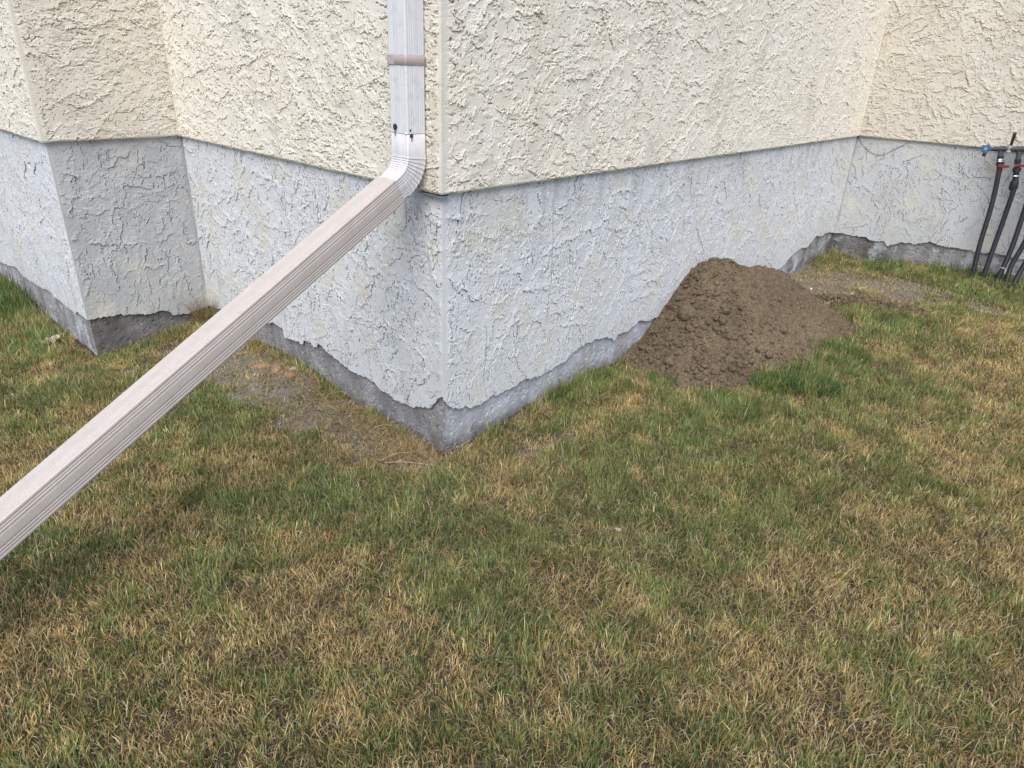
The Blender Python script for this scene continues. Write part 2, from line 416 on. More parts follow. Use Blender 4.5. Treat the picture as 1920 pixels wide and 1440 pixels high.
# bare concrete below
ucs = us[::2] if True else us
ucs = np.unique(np.concatenate([ucs, cum])); XC, NC = strip(ucs, -.026)
zc = np.arange(-.2, .46, .005); UC, ZC = np.meshgrid(ucs, zc)
hc = (fbm(UC, ZC, .03, 5, 4, .6)-.5)*.006+(fbm(UC, ZC, .25, 6, 2)-.5)*.006-.004*sstep(.68, .74, fbm(UC, ZC, .018, 7, 2))
hc -= .006*np.exp(-np.abs(UC-uA)/.01)*vn(UC, ZC, .02, 3)*1.5
PC = np.zeros(UC.shape+(3,)); PC[..., :2] = XC[None]+NC[None]*(hc)[..., None]; PC[..., 2] = ZC
dc = .38*sstep(.45, .7, fbm(UC, ZC*.5, .08, 9, 4))+.35*sstep(.10, -.02, ZC-np.interp(UC, [0, uA, uB, cum[5]], [0, 0, .12, .2]))
dc = np.maximum(dc, .62*((UC > uD) & (UC < uC))*(.55+.8*fbm(UC, ZC, .05, 3, 4)))  # recessed wall: dark staining and its shade, both put into the colour
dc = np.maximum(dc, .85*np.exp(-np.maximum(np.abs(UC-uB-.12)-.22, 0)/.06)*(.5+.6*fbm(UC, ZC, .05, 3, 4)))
dc = np.maximum(dc, .6*(1-sstep(.01, .07, ZC-np.interp(UC, [0, uA, uA+1, uB, cum[5]], [0, -.02, .04, .12, .2])+.03*(fbm(UC, ZC, .05, 2, 3)-.5))))
dc = np.clip(dc, 0, .92)
lime = np.clip(.8*sstep(.5, .75, fbm(UC*1.5, ZC, .10, 12, 4))*((UC > uA) | (UC < uD)), 0, 1)
rf = sstep(0, .03, UC-uA)*(1-sstep(.9, 1.6, UC-uA)); lime = np.maximum(lime, .48*rf*(.6+.6*fbm(UC, ZC, .06, 4, 3))*sstep(-.04, .04, ZC-.03)); dc = dc*(1-.6*rf*sstep(.0, .05, ZC-.02))
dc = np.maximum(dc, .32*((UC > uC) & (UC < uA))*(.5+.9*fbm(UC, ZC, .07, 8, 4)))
dc = dc*(1-.75*((UC < uD)))
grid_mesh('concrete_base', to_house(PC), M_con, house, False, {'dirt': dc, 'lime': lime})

# the building behind the faces
core = [NE-nL*-.0, D, C, A, B, SE, SE+np.array([0, 5]), NE+np.array([0, 7.])]
cc = [NE-nL*.06, D+np.array([0, .085]), C+np.array([0, .085]), A+np.array([0, .085]), B+np.array([0, .085]), SE-nL*.06, np.array([SE[0]+.04, 8.5]), np.array([NE[0]+.04, 8.5])]
mb = MB(); k = len(cc)
mb.add([(*(p-np.array([0, 3])), -.3) for p in cc]+[(*(p-np.array([0, 3])), 3.0) for p in cc],
       [tuple(range(k))[::-1], tuple(range(k, 2*k))]+[(i, (i+1) % k, k+(i+1) % k, k+i) for i in range(k)])
mb.build('wall_core', plain('core_board', (.4, .38, .34), .9), house, False)

# thin metal drip flashing showing at the corner
M_flash = plain('grey_flashing', (.20, .24, .30), .45, .3, 60, .5)
uf = np.unique(np.concatenate([np.linspace(uA-.11, uA+.03, 40), [uA]])); XF, NF = strip(uf)
fz = np.array([[.9955, .9945]]); Pf = np.zeros((4, len(uf), 3))
for i, (o, z) in enumerate(((-.03, .9965), (.004, .9935), (.0075, .9905), (-.03, .9895))):
    wob = .002*(vn(uf, uf*0+i, .03, 3)-.5)
    Pf[i, :, :2] = XF+NF*(o+wob)[:, None]; Pf[i, :, 2] = z+wob*1.2
grid_mesh('corner_flashing', to_house(Pf), M_flash, house, False)

# ------------------------------------------------------------------ ground
gp = {'R': [(-.006, -.012), (.113, -.032), (.22, -.025), (.322, -.005), (.397, .024), (.537, .021), (.724, .03), (.926, .049), (1.221, .032), (2.0, .05), (2.884, .10), (3.462, .091), (3.683, .108), (3.949, .128)],
      'S': [(.158, .129), (.31, .103), (.542, .162), (.708, .17), (.891, .187), (1.199, .208), (2.0, .22)],
      'L': [(.166, -.019), (.375, -.008), (.498, .001), (.727, -.004), (.914, .054), (1.238, .048), (1.887, .069)],
      'M': [(.189, -.043), (.335, .009), (.478, .004)],
      'N': [(.052, -.048), (.451, -.051), (.776, -.032), (1.063, .001), (1.319, .012), (2.2, .03)]}
gx, gy, gzv = [], [], []
for k, l in gp.items():
    for t, z in l:
        x, _ = strip([float(wall_to_u(k, t))]); gx.append(x[0, 0]); gy.append(x[0, 1]); gzv.append(z)
for x, y, z in [(0, -1.5, -.01), (-1.5, -1, -.01), (1.5, -1, 0), (3, -.5, .02), (-3, 0, 0), (0, -.6, -.005), (1.2, .2, .0), (2.3, .8, .03), (3.6, 1.4, .09), (-1.5, .2, -.02), (4.5, .5, .1), (-.5, .1, -.01), (1.2, -3, 0), (-1, -3, 0)]:
    gx.append(x); gy.append(y); gzv.append(z)
gx, gy, gzv = map(np.array, (gx, gy, gzv))
def ground_base(x, y):
    sh = np.shape(x); x = np.ravel(x); y = np.ravel(y); out = np.empty(len(x))
    for a in range(0, len(x), 40000):
        d2 = (x[a:a+40000, None]-gx)**2+(y[a:a+40000, None]-gy)**2+.02
        wgt = 1/d2**1.6; out[a:a+40000] = (wgt*gzv).sum(1)/wgt.sum(1)
    return out.reshape(sh)
def blobs(x, y, L):
    v = np.zeros(np.shape(x)); x = x+.16*(fbm(x, y, .10, 2, 4, .6)-.5); y = y+.16*(fbm(x, y, .10, 9, 4, .6)-.5)
    for a in L:
        bx, by, r = a[:3]; k = a[3] if len(a) > 3 else 1
        v = np.maximum(v, k*np.exp(-(((x-bx)**2+(y-by)**2)/r**2)**1.3))
    return v
BARE = [(-.42, .24, .15), (-.55, .34, .17), (-.70, .48, .18), (-.85, .60, .18), (-1.0, .72, .2), (-1.15, .85, .2), (-.30, .07, .13, .8), (-.15, -.03, .12, .7), (2.6, 2.2, .46, .80), (3.0, 1.75, .22, .7), (2.3, 2.0, .26), (2.9, 2.0, .28), (2.2, 1.9, .25), (2.4, 2.45, .3), (-.61, .24, .13), (-.86, .44, .12), (-.5, .36, .12), (-.29, .13, .14), (-.81, .66, .12), (-1.30, .95, .22, .8), (.36, .04, .12, .7), (.5, .12, .1, .7), (-1.2, 1.1, .2), (-.7, .55, .12), (-1.5, .75, .12, .6),
        (2.42, 2.16, .26), (2.71, 2.13, .22), (2.86, 1.86, .17), (2.46, 1.93, .22), (2.2, 2.0, .2), (3.25, 1.58, .16), (1.1, .95, .2), (-.12, -.1, .1, .5), (.12, -.12, .1, .5), (2.35, 2.3, .3, .7), (-.45, .42, .08)]
BROWN = [(2.53, 1.72, .13), (2.66, 1.62, .12), (2.78, 1.52, .11), (2.4, 1.78, .1), (2.19, .80, .07), (2.23, .72, .05)]
GREEN = [(-.97, .32, .24), (-.42, -.29, .22), (-.04, -.41, .25), (-.7, -.35, .15, .7), (.65, -.2, .25, .7), (1.01, .11, .22), (.83, -.31, .25, .6), (1.77, .72, .2), (1.56, .72, .16), (2.02, .95, .2), (2.54, 1.40, .22), (3.24, 1.85, .3), (3.63, 2.0, .3), (.69, -.43, .25, .7), (-.62, -.55, .16, .8), (-1.21, -.62, .2), (-2.15, 1.0, .2, .7), (-2.6, 1.6, .3), (.15, -.8, .2, .6), (-1.86, .4, .3, .7), (2.17, .45, .2, .6), (1.25, .4, .15), (.75, .6, .09), (-1.0, .1, .12)]
STRAW = [(-.94, -.13, .16), (-.8, -.13, .16), (-1.17, -.43, .16), (.35, -.14, .18), (.09, -.32, .1), (-.92, -.42, .13), (.38, -.75, .16), (-.1, -1.2, .3), (-.51, -.88, .2), (1.5, -.72, .28), (1.7, -.42, .28), (2.4, .29, .3), (2.12, -.14, .3), (1.12, -.75, .2), (-.13, -.99, .2), (-.89, -.66, .14), (-.5, -1.2, .2), (-1.02, -1.01, .2), (.85, -1.12, .2), (-.33, -.71, .15), (-1.5, .3, .12), (-1.6, -.1, .2), (2.7, .7, .25), (-.18, -.02, .14), (.2, -.05, .12), (3.2, .9, .4), (-.35, .05, .1), (2.0, 1.0, .06)]
HOLE = (-.85, -.36)
def ground_z(x, y, fine=True):
    z = ground_base(x, y)+.012*(fbm(x, y, .35, 3, 3)-.5)
    if fine:
        z = z+.010*(fbm(x, y, .06, 6, 4)-.5)
        z = z+.022*blobs(x, y, BROWN)*(.5+fbm(x, y, .05, 9, 3))
        z = z-.045*np.exp(-((x-HOLE[0])**2+(y-HOLE[1])**2)/.028**2)
    return z
def axis(lo, hi, st, far):
    m = np.arange(lo, hi, st); t = np.geomspace(.05, far, 26); return np.concatenate([lo-t[::-1], m, hi+t])
ax_ = axis(-3.6, 5.2, .012, 80); ay_ = axis(-2.2, 3.2, .012, 80)
X, Y = np.meshgrid(ax_, ay_); fade = np.exp(-(np.maximum(np.maximum(-3.6-X, X-5.2), 0)**2+np.maximum(np.maximum(-2.2-Y, Y-3.2), 0)**2)/4)
Zg = ground_z(X, Y)*fade
bare = blobs(X, Y, BARE)
crk = np.abs(fbm(X, Y, .07, 13, 3)-.5); crack = np.exp(-(crk/.012)**2)*sstep(.35, .7, bare)
Zg = Zg-.018*crack+.020*bare*(fbm(X, Y, .03, 6, 3)-.5)
clay = sstep(.3, .9, bare+.5*(fbm(X, Y, .05, 4, 4)-.5))*(1-sstep(.3, .7, blobs(X, Y, BROWN)))*.9
brown_attr = sstep(.35, .7, blobs(X, Y, BROWN))
g_ob = grid_mesh('ground', np.stack([X, Y, Zg], -1), M_soil, None, True, {'clay': clay})
tag(g_ob, 'dry grey-brown soil under the lawn with bare cracked patches along the walls', None, None, 'structure')

# ------------------------------------------------------------------ dirt pile
def pile_h(u, d):
    """u along the right face from the corner, d out from it"""
    def cone(cu, cd_, H, foot, pw):
        du, dd = u-cu, d-cd_; r = np.hypot(du, dd); a = np.degrees(np.arctan2(dd, du)) % 360
        fa = np.array([p[0] for p in foot]+[360+foot[0][0]]); fr_ = np.array([p[1] for p in foot]+[foot[0][1]])
        R = np.interp(a, fa, fr_)
        t = r/R; return H*(1-np.sqrt(t**2.0+.0025)+.06*np.sin(np.clip(t,0,1)*6.283))*1.05
    h1 = cone(1.95, .10, .425, [(0, .95), (35, .75), (65, .62), (90, .60), (110, .60), (124, .55), (142, .76), (168, .84), (185, .75), (270, .6), (330, .9)], 1)
    h2 = cone(2.28, .20, .345, [(0, .56), (25, .60), (50, .66), (75, .58), (100, .52), (126, .62), (150, .7), (180, .7), (225, .5), (270, .5), (315, .5)], 1)
    h3 = cone(1.40, .20, .17, [(0, .5), (60, .48), (90, .43), (120, .37), (150, .29), (180, .22), (270, .4)], 1)
    k = .016
    return k*np.log(np.exp(h1/k)+np.exp(h2/k)+np.exp(h3/k))-.01
uu = np.arange(.85, 3.25, .006); dd = np.concatenate([[-.030, -.024], np.arange(-.018, 1.15, .006)])
Up, Dp = np.meshgrid(uu, dd)
XP = Up[..., None]*RD+Dp[..., None]*nR
base = ground_z(XP[..., 0], XP[..., 1], False)
hp = pile_h(Up, Dp)+.012*(fbm(Up, Dp, .12, 3, 3)-.5)
big = np.zeros_like(hp)
hp += .026*(fbm(Up, Dp, .045, 8, 5, .78)-.5)+.012*sstep(.55, .8, vn(Up, Dp, .022, 5))+.008*(vn(Up, Dp, .010, 11)-.5)
gate = sstep(-.035, .02, hp)
Zp = base+np.where(hp > 0, hp, hp*1.5)-.012
pile = tag(empty('dirt_pile', (1.5, 1.1, .05)), 'heap of freshly dug brown dirt with clods, piled against the foundation', 'dirt pile')
dp = grid_mesh('heap', np.concatenate([XP, Zp[..., None]], -1)-np.array([1.5, 1.1, .05]), M_dirt, pile, True)
def pile_z(u, d):
    p = u*RD+d*nR; return float(ground_z(np.array([p[0]]), np.array([p[1]]), False)[0]+max(float(pile_h(np.array([u]), np.array([d]))[0]), 0)-.012)
# loose clods lying on and round the heap
mb = MB(); g = np.random.default_rng(5); cnt = 0
while cnt < 4200:
    u = g.uniform(1.0, 3.0); d = g.uniform(.0, .95); h = float(pile_h(np.array([u]), np.array([d]))[0])
    if h < -.03 or (h < .0 and g.random() < .75): continue
    low = np.exp(-((u-1.5)/.45)**2)
    if g.random() > .35+.65*low: continue
    r = min(.0020+g.exponential(.0019)*(1+1.6*low), .022)
    p = u*RD+d*nR; zc_ = pile_z(u, d)
    V, F = lump((p[0], p[1], zc_+r*.35), r, cnt, 2 if r > .007 else 1, (1, g.uniform(.55, 1), .7), .5); mb.add(V-np.array([1.5, 1.1, .05]), F); cnt += 1
mb.build('clods', M_dirt, pile, False)
mb = MB(); cnt = 0
while cnt < 1700:                                    # crumbs that rolled into the grass round the foot
    u = g.uniform(.8, 3.2); d = g.uniform(.0, 1.3); h = float(pile_h(np.array([u]), np.array([d]))[0])
    if h > .01 or g.random() > math.exp(min(h, 0)/.05): continue
    p = u*RD+d*nR; r = min(.002+g.exponential(.0032), .018)
    z = float(ground_z(p[:1], p[1:])[0]); V, F = lump((p[0], p[1], z+r*.4+g.uniform(0, .008)), r, cnt, 1, (1, g.uniform(.6, 1), .7), .34); mb.add(V-np.array([1.5, 1.1, .05]), F); cnt += 1
mb.build('crumbs', M_dirt, pile, False)
big = [(1.56, .15, .055, .044), (1.77, .53, .030, .03), (1.98, .50, .030, .03), (1.50, .44, .026, .02), (1.27, .24, .030, .022), (1.20, .17, .026, .02), (1.30, .10, .024, .02), (1.36, .33, .024, .018), (1.72, .40, .02, .016), (1.5, .2, .022, .018), (1.42, .15, .02, .018), (1.22, .30, .018, .014), (1.7, .62, .016, .014), (1.16, .08, .02, .016), (1.33, .5, .018, .014)]
for i, (u, d, r, hgt) in enumerate(big):
    p = u*RD+d*nR; mb = MB(); V, F = lump((0, 0, 0), r, 60+i, 4, (1, .8, .8), .22)
    mb.add(V, F); o = mb.build('clod', M_dirt, pile, True); o.location = (p[0]-1.5, p[1]-1.1, pile_z(u, d)+r*.25-.05)

# ------------------------------------------------------------------ grass
def in_house(x, y, m=.0):
    """distance outside the faces, positive outside"""
    t = x*RD[0]+y*RD[1]; d = x*nR[0]+y*nR[1]           # along R, out of R
    l = x*LD[0]+y*LD[1]; e = x*nL[0]+y*nL[1]           # along L, out of L  (e = -t, l = -d)
    # lines: L face e>0 for 0<l<len ; R face d>0 ; M face d > -1.954.. ; S face e > -4.085 ; N face e > -(-.607)
    inside = np.zeros(np.shape(x), bool)
    Ll = 1.95445; Lm = .60661; Lr = 4.0845
    inside |= (e < m) & (d < m) & (l < Ll+.0) & (e > -Lr-9)                       # main block
    inside |= (l >= Ll-m) & (e < Lm+m)                                        # left block beyond M
    inside |= (e < -Lr+m)                                                     # behind S
    return inside
def visible(x, y, z, mg):
    d = np.stack([x-CAM[0], y-CAM[1], z-CAM[2]], -1); f = d@cf_
    px = (d@cr_)/np.maximum(f, .01)*1293.97; py = (d@cu_)/np.maximum(f, .01)*1293.97
    return (f > .1) & (np.abs(px) < 960+mg) & (py > -720-mg*.5) & (py < 720+mg)
def blades(x, y, z, ln, wd, colr, tipc, lean, az, name, seg3=True, mat=M_blade, parent=None, bend=1.0):
    n = len(x); g = np.random.default_rng(3)
    fx, fy = np.cos(az), np.sin(az)                                   # lean direction
    wa = g.uniform(0, 2*np.pi, n); wx, wy = np.cos(wa)*wd/2, np.sin(wa)*wd/2
    c1 = np.cos(lean*.75); s1 = np.sin(lean*.75); c2 = np.cos(np.minimum(lean*1.12*bend, 1.7)); s2 = np.sin(np.minimum(lean*1.12*bend, 1.7))
    mx, my, mz = x+fx*s1*ln*.5, y+fy*s1*ln*.5, z+c1*ln*.5
    tx, ty, tz = mx+fx*s2*ln*.5, my+fy*s2*ln*.5, mz+c2*ln*.5
    V = np.empty((n, 5, 3), np.float32)
    V[:, 0] = np.stack([x-wx, y-wy, z-.004], 1); V[:, 1] = np.stack([x+wx, y+wy, z-.004], 1)
    V[:, 2] = np.stack([mx-wx*.85, my-wy*.85, mz], 1); V[:, 3] = np.stack([mx+wx*.85, my+wy*.85, mz], 1)
    V[:, 4] = np.stack([tx, ty, tz], 1)
    k = np.arange(n)*5
    L = np.stack([k, k+1, k+3, k+2, k+2, k+3, k+4], 1).ravel()
    st = (np.arange(n)[:, None]*7+np.array([0, 4])).ravel(); tt = np.tile([4, 3], n)
    Cc = np.empty((n, 5, 3), np.float32); Cc[:, :2] = (colr*.85)[:, None]; Cc[:, 2:4] = colr[:, None]; Cc[:, 4] = tipc
    return raw_mesh(name, V.reshape(-1, 3), L, st, tt, mat, parent, False, None, {'blade_col': Cc.reshape(-1, 3)})

def lawn():
    g = np.random.default_rng(11)
    n0 = 2250000
    x = g.uniform(-3.8, 5.4, n0); y = g.uniform(-1.75, 3.3, n0)
    k = ~in_house(x, y, .004) & visible(x, y, 0*x+.03, 170); x, y = x[k], y[k]
    # pull blades into tufts
    bar = np.clip(blobs(x, y, BARE)+.9*blobs(x, y, BROWN)*1.1, 0, 1)
    dist = np.hypot(x-CAM[0], y-CAM[1])
    gr_ = blobs(x, y, GREEN); stw = blobs(x, y, STRAW)
    tuft = fbm(x, y, .045, 2, 3)
    lush = np.clip(.63+.55*gr_-.50*stw+1.1*(fbm(x, y, .30, 7, 4)-.5)+2.0*(fbm(x, y, .085, 4, 3)-.5), 0, 1)
    dens = .38+.95*sstep(.25, .7, tuft)+.12*lush
    dens *= 1-.82*sstep(.22, .80, bar+1.3*(fbm(x, y, .06, 14, 3)-.5))
    dens *= np.where(dist > 3.2, .72, 1)
    wallside = np.minimum(np.abs(x*nR[0]+y*nR[1]), np.abs(x*nL[0]+y*nL[1]))
    t = x*RD[0]+y*RD[1]; d = x*nR[0]+y*nR[1]
    ph = pile_h(t, d); onp = (d > -.02) & (t > .5) & (t < 3.4)
    dens *= np.where(onp, sstep(.035, -.005, ph-.02*(vn(x, y, .05, 3)-.5)), 1)
    dens *= 1-.97*np.exp(-((x-HOLE[0])**2+(y-HOLE[1]+.005)**2)/.032**2)
    k = g.random(len(x)) < dens; x, y, lush, gr_, bar, dist, onp, ph, stw = [v[k] for v in (x, y, lush, gr_, bar, dist, onp, ph, stw)]
    n = len(x); print('blades', n)
    z = ground_z(x, y)
    clump = fbm(x, y, .075, 10, 3); ln = g.gamma(7, .0031, n)*(.62+.50*lush+.8*(clump-.3))+.004
    edge_l = onp & (ph > -.12) & (gr_ > .3)
    ln = np.where(edge_l, ln*1.5, ln)
    NWe = (x < -2.0) & (np.abs((x*nL[0]+y*nL[1])-.607) < .16)
    ln = np.where(NWe, ln*1.9, ln)
    ln *= 1-.45*sstep(.3, .8, bar)
    ln *= 1+.9*((d0 := np.minimum(np.where(x > 0, np.abs(x*nR[0]+y*nR[1]), 9), np.where(x < 0, np.abs(x*nL[0]+y*nL[1]), 9))) < .05)*(vn(x, y, .09, 3) > .5)
    wd = g.uniform(.0016, .0032, n)*(1+.10*np.maximum(dist-2, 0))
    dead = g.random(n) < np.clip(.80-.78*lush+.10*(g.random(n)-.5)+.35*sstep(.3, .8, bar), .06, .96)
    # colour of each blade: live greens, straw, bleached straw, old thatch
    G1 = np.array([.085, .165, .040]); G2 = np.array([.22, .30, .080]); G3 = np.array([.060, .125, .065]); G4 = np.array([.36, .42, .22])
    S1 = np.array([.58, .41, .165]); S_2 = np.array([.76, .62, .34]); S3 = np.array([.26, .165, .075])
    a = g.random((n, 1)); b = g.random((n, 1)); hue = np.clip(fbm(x, y, .22, 5, 3)*1.6-.3, 0, 1)[:, None]
    green = G1*(1-a)+G2*a; green = green*(1-.65*hue*b)+G3*(.65*hue*b); p4 = (g.random((n, 1)) < .14); green = np.where(p4, G4, green); p5 = (g.random((n, 1)) < .34*(1-gr_[:, None])); green = np.where(p5, np.array([.30, .29, .095]), green)
    b2 = g.random((n, 1)); straw = np.where(b2 < .52, S1, np.where(b2 < .86, S_2, S3))*g.uniform(.75, 1.15, (n, 1))
    c = np.where(dead[:, None], straw, green*g.uniform(.7, 1.2, (n, 1)))*(.62+.76*vn(x, y, .06, 12))[:, None]
    tip = np.where((g.random(n) < .65)[:, None], c*.45+.55*S_2, c)
    lean = np.abs(g.normal(.25, .38, n))+np.where(dead, .22, 0)+.25*sstep(.3, .8, bar)
    az = g.uniform(0, 2*np.pi, n); flow = fbm(x, y, .14, 9, 2)*4*np.pi
    az = np.where(g.random(n) < .45, flow+g.normal(0, .6, n), az)
    o = blades(x, y, z, ln, wd, c, tip, np.minimum(lean, 1.45), az, 'grass')
    tag(o, 'patchy mown lawn of green blades mixed with dry straw-coloured grass', None, None, 'stuff')
    # flat dead thatch lying between the blades
    n0 = 520000
    x = g.uniform(-3.8, 5.4, n0); y = g.uniform(-1.75, 3.3, n0)
    k = ~in_house(x, y, .004) & visible(x, y, 0*x+.03, 120); x, y = x[k], y[k]
    t = x*RD[0]+y*RD[1]; d = x*nR[0]+y*nR[1]; ph = pile_h(t, d); k = ~((d > -.02) & (t > .5) & (t < 3.4) & (ph > .005))
    k &= g.random(len(x)) < (1-.62*sstep(.3, .8, blobs(x, y, BARE)+.9*(fbm(x, y, .05, 11, 3)-.5))-.8*blobs(x, y, BROWN)).clip(.08, 1)
    k &= np.hypot(x-HOLE[0], y-HOLE[1]) > .03
    x, y = x[k], y[k]; n = len(x)
    l_ = g.gamma(1.6, .27, 5200); e_ = .006+g.exponential(.10, 5200)
    x = np.concatenate([x, l_*LD[0]+e_*nL[0]]); y = np.concatenate([y, l_*LD[1]+e_*nL[1]]); n = len(x)
    nearw = np.exp(-np.abs(np.minimum(x*nL[0]+y*nL[1], 9))/.25)
    ln = g.uniform(.015, .045, n)*(1+.7*nearw); wd = g.uniform(.001, .0022, n)
    b2 = g.random((n, 1)); c = np.where(b2 < .30, S1, np.where(b2 < .72, S_2*np.array([.9, .93, 1.05]), S3))*g.uniform(.5, 1.05, (n, 1))
    o = blades(x, y, ground_z(x, y)+g.uniform(.003, .012, n), ln, wd, c, c, g.uniform(1.15, 1.6, n), g.uniform(0, 6.28, n), 'dead_grass', bend=1.)
    tag(o, 'dead straw thatch lying flat between the grass blades', None, None, 'stuff')
lawn()

# ------------------------------------------------------------------ tufts, weeds and stalks that stand out
def tuft_thing(name, label, cat, cx, cy, n, rad, lmin, lmax, wmin, wmax, cols, leanm, seed, group=None, dead=.2, zoff=0):
    g = np.random.default_rng(seed); a = g.uniform(0, 6.28, n); r = rad*np.sqrt(g.random(n))
    x = r*np.cos(a); y = r*np.sin(a)
    k = ~in_house(x+cx, y+cy, .006); x, y, a = x[k], y[k], a[k]; n = len(x)
    z0 = float(ground_z(np.array([cx]), np.array([cy]))[0])
    z = ground_z(x+cx, y+cy)-z0+zoff
    c = np.array(cols)[g.integers(0, len(cols), n)]*g.uniform(.75, 1.2, (n, 1))
    o = blades(x, y, z, g.uniform(lmin, lmax, n), g.uniform(wmin, wmax, n), c, c*1.15, np.abs(g.normal(leanm, .25, n)), a+g.normal(0, .7, n), name)
    o.location = (cx, cy, z0); tag(o, label, cat, group); return o
GC = [(.06, .15, .03), (.08, .18, .035), (.05, .12, .04), (.12, .21, .05)]
SC = [(.36, .27, .13), (.46, .36, .2), (.24, .17, .09)]
tuft_thing('grass_tuft', 'bright green grass tuft growing at the front foot of the dirt pile', 'grass tuft', 1.55, .60, 260, .10, .04, .10, .002, .004, GC, .5, 1, 'grass tufts round the dirt pile')
tuft_thing('grass_tuft', 'long green grass tuft below the right foot of the dirt pile', 'grass tuft', 2.06, .98, 420, .16, .04, .10, .002, .004, GC, .5, 2, 'grass tufts round the dirt pile')
tuft_thing('grass_tuft', 'dark green grass tuft in the lawn right of the pile foot', 'grass tuft', 1.74, .58, 420, .11, .04, .085, .002, .004, [(.04, .11, .035), (.05, .13, .05)], .6, 3, 'grass tufts round the dirt pile')
tuft_thing('grass_tuft', 'small green grass tuft at the left foot of the dirt pile beside the wall', 'grass tuft', 1.02, .62, 130, .06, .03, .09, .002, .0035, GC, .45, 4, 'grass tufts round the dirt pile')
tuft_thing('grass_tuft', 'thin green grass tuft against the concrete right of the house corner', 'grass tuft', .50, .46, 70, .045, .04, .13, .0018, .003, GC, .5, 5)
tuft_thing('tall_grass', 'tall uncut green grass growing along the left end wall', 'tall grass', -2.62, 1.62, 420, .22, .06, .20, .002, .004, GC, .3, 6)
tuft_thing('grass_tuft', 'green grass tuft at the foot of the far right wall', 'grass tuft', 3.06, 2.42, 240, .14, .04, .11, .002, .004, GC, .45, 7)
tuft_thing('grass_tuft', 'weedy grass tuft in front of the black pipes', 'grass tuft', 3.42, 2.16, 260, .16, .04, .12, .002, .004, GC+SC[:1], .5, 8)
# dry weed in the inner corner left
o = tuft_thing('dry_weed', 'withered brown weed standing in the inner wall corner behind the downspout', 'dry weed', -1.365, 1.30, 230, .045, .06, .23, .0012, .0026, SC+[(.2, .15, .08)], .5, 9)
tuft_thing('dry_weed', 'low dry grass fringe at the foot of the recessed wall', 'dry weed', -1.50, 1.17, 260, .12, .03, .09, .0012, .0024, SC, .8, 10)
# long straws lying near the corner
def stalk(p0, p1, h, label, r=.0011, col_=(.50, .41, .25)):
    z0 = float(ground_z(np.array([p0[0]]), np.array([p0[1]]))[0]); z1 = float(ground_z(np.array([p1[0]]), np.array([p1[1]]))[0])
    pts = []
    for i in range(9):
        t = i/8; pts.append(((p1[0]-p0[0])*t, (p1[1]-p0[1])*t+.006*math.sin(t*5), (z1-z0)*t+.020+h*math.sin(t*math.pi)))
    mb = MB(); mb.tube(pts, [r*(1.15-.6*i/8) for i in range(9)], 6)
    o = mb.build('straw_stalk', M_straw, None); o.location = (p0[0], p0[1], z0); tag(o, label, 'straw', 'long dry straws lying by the house corner')
M_straw = plain('dry_straw', (.50, .40, .24), .7, .2, 60)
stalk((-.22, -.075), (-.02, -.085), .004, 'long pale straw lying flat in front of the house corner')
stalk((-.24, -.06), (-.10, .02), .01, 'pale straw lying slanted just left of the long one at the corner')
stalk((-.30, .17), (-.20, .20), .012, 'short straw sticking out from the left base of the corner wall')
stalk((.0, -.10), (.07, -.20), .006, 'thin straw pointing away from the corner over the lawn')
stalk((-.52, .47), (-.42, .44), .02, 'bent dry straw beside the concrete left of the corner')

# stones by the left face
M_stone = plain('orange_stone', (.27, .17, .095), .9, .45, 45, 0, .9, 90)
M_white = plain('white_stone', (.62, .62, .58), .8, .15, 50, 0, .4, 150)
def stone(x, y, r, sq, seed, m, label, zf=.3, group=None, cat='stone', rough=.22):
    z = float(ground_z(np.array([x]), np.array([y]))[0]); mb = MB(); V, F = lump((0, 0, 0), r, seed, 4, sq, rough)
    mb.add(V, F); o = mb.build(cat.replace(' ', '_'), m, None, True); o.location = (x, y, z+r*sq[2]*zf); tag(o, label, cat, group)
G_ = 'orange-brown stones by the left wall'
stone(-.905, .715, .034, (1.3, .8, .5), 3, M_stone, 'rounded orange-brown stone nearest the downspout extension', .0, G_, rough=.4)
stone(-.815, .665, .040, (1.35, .75, .55), 5, M_stone, 'longest tan stone in the middle of the stone row by the left wall', .0, G_, rough=.4)
stone(-.74, .625, .030, (1.2, .8, .5), 8, M_stone, 'small brown stone half buried at the right end of the stone row', -.1, G_, rough=.4)
stone(-.735, .675, .015, (1.3, .8, .6), 11, M_white, 'small pale grey stone behind the brown ones against the concrete', .6)
stone(2.33, 1.98, .011, (1, .8, .8), 13, M_white, 'tiny white pebble on the bare soil behind the dirt pile', .6, None, 'pebble')
stone(-.165, -.035, .010, (1, 1, .7), 17, plain('pinkish_stone', (.45, .27, .2), .8), 'tiny pinkish pebble in the straw left of the house corner', .6, None, 'pebble')
stone(.915, .66, .024, (1, .9, .8), 19, M_dirt, 'lone dirt clod lying left of the pile next to the wall', .4, None, 'dirt clod')
stone(1.085, .585, .017, (1, .9, .8), 23, M_dirt, 'small dirt clod in the grass in front of the pile', .4, None, 'dirt clod')
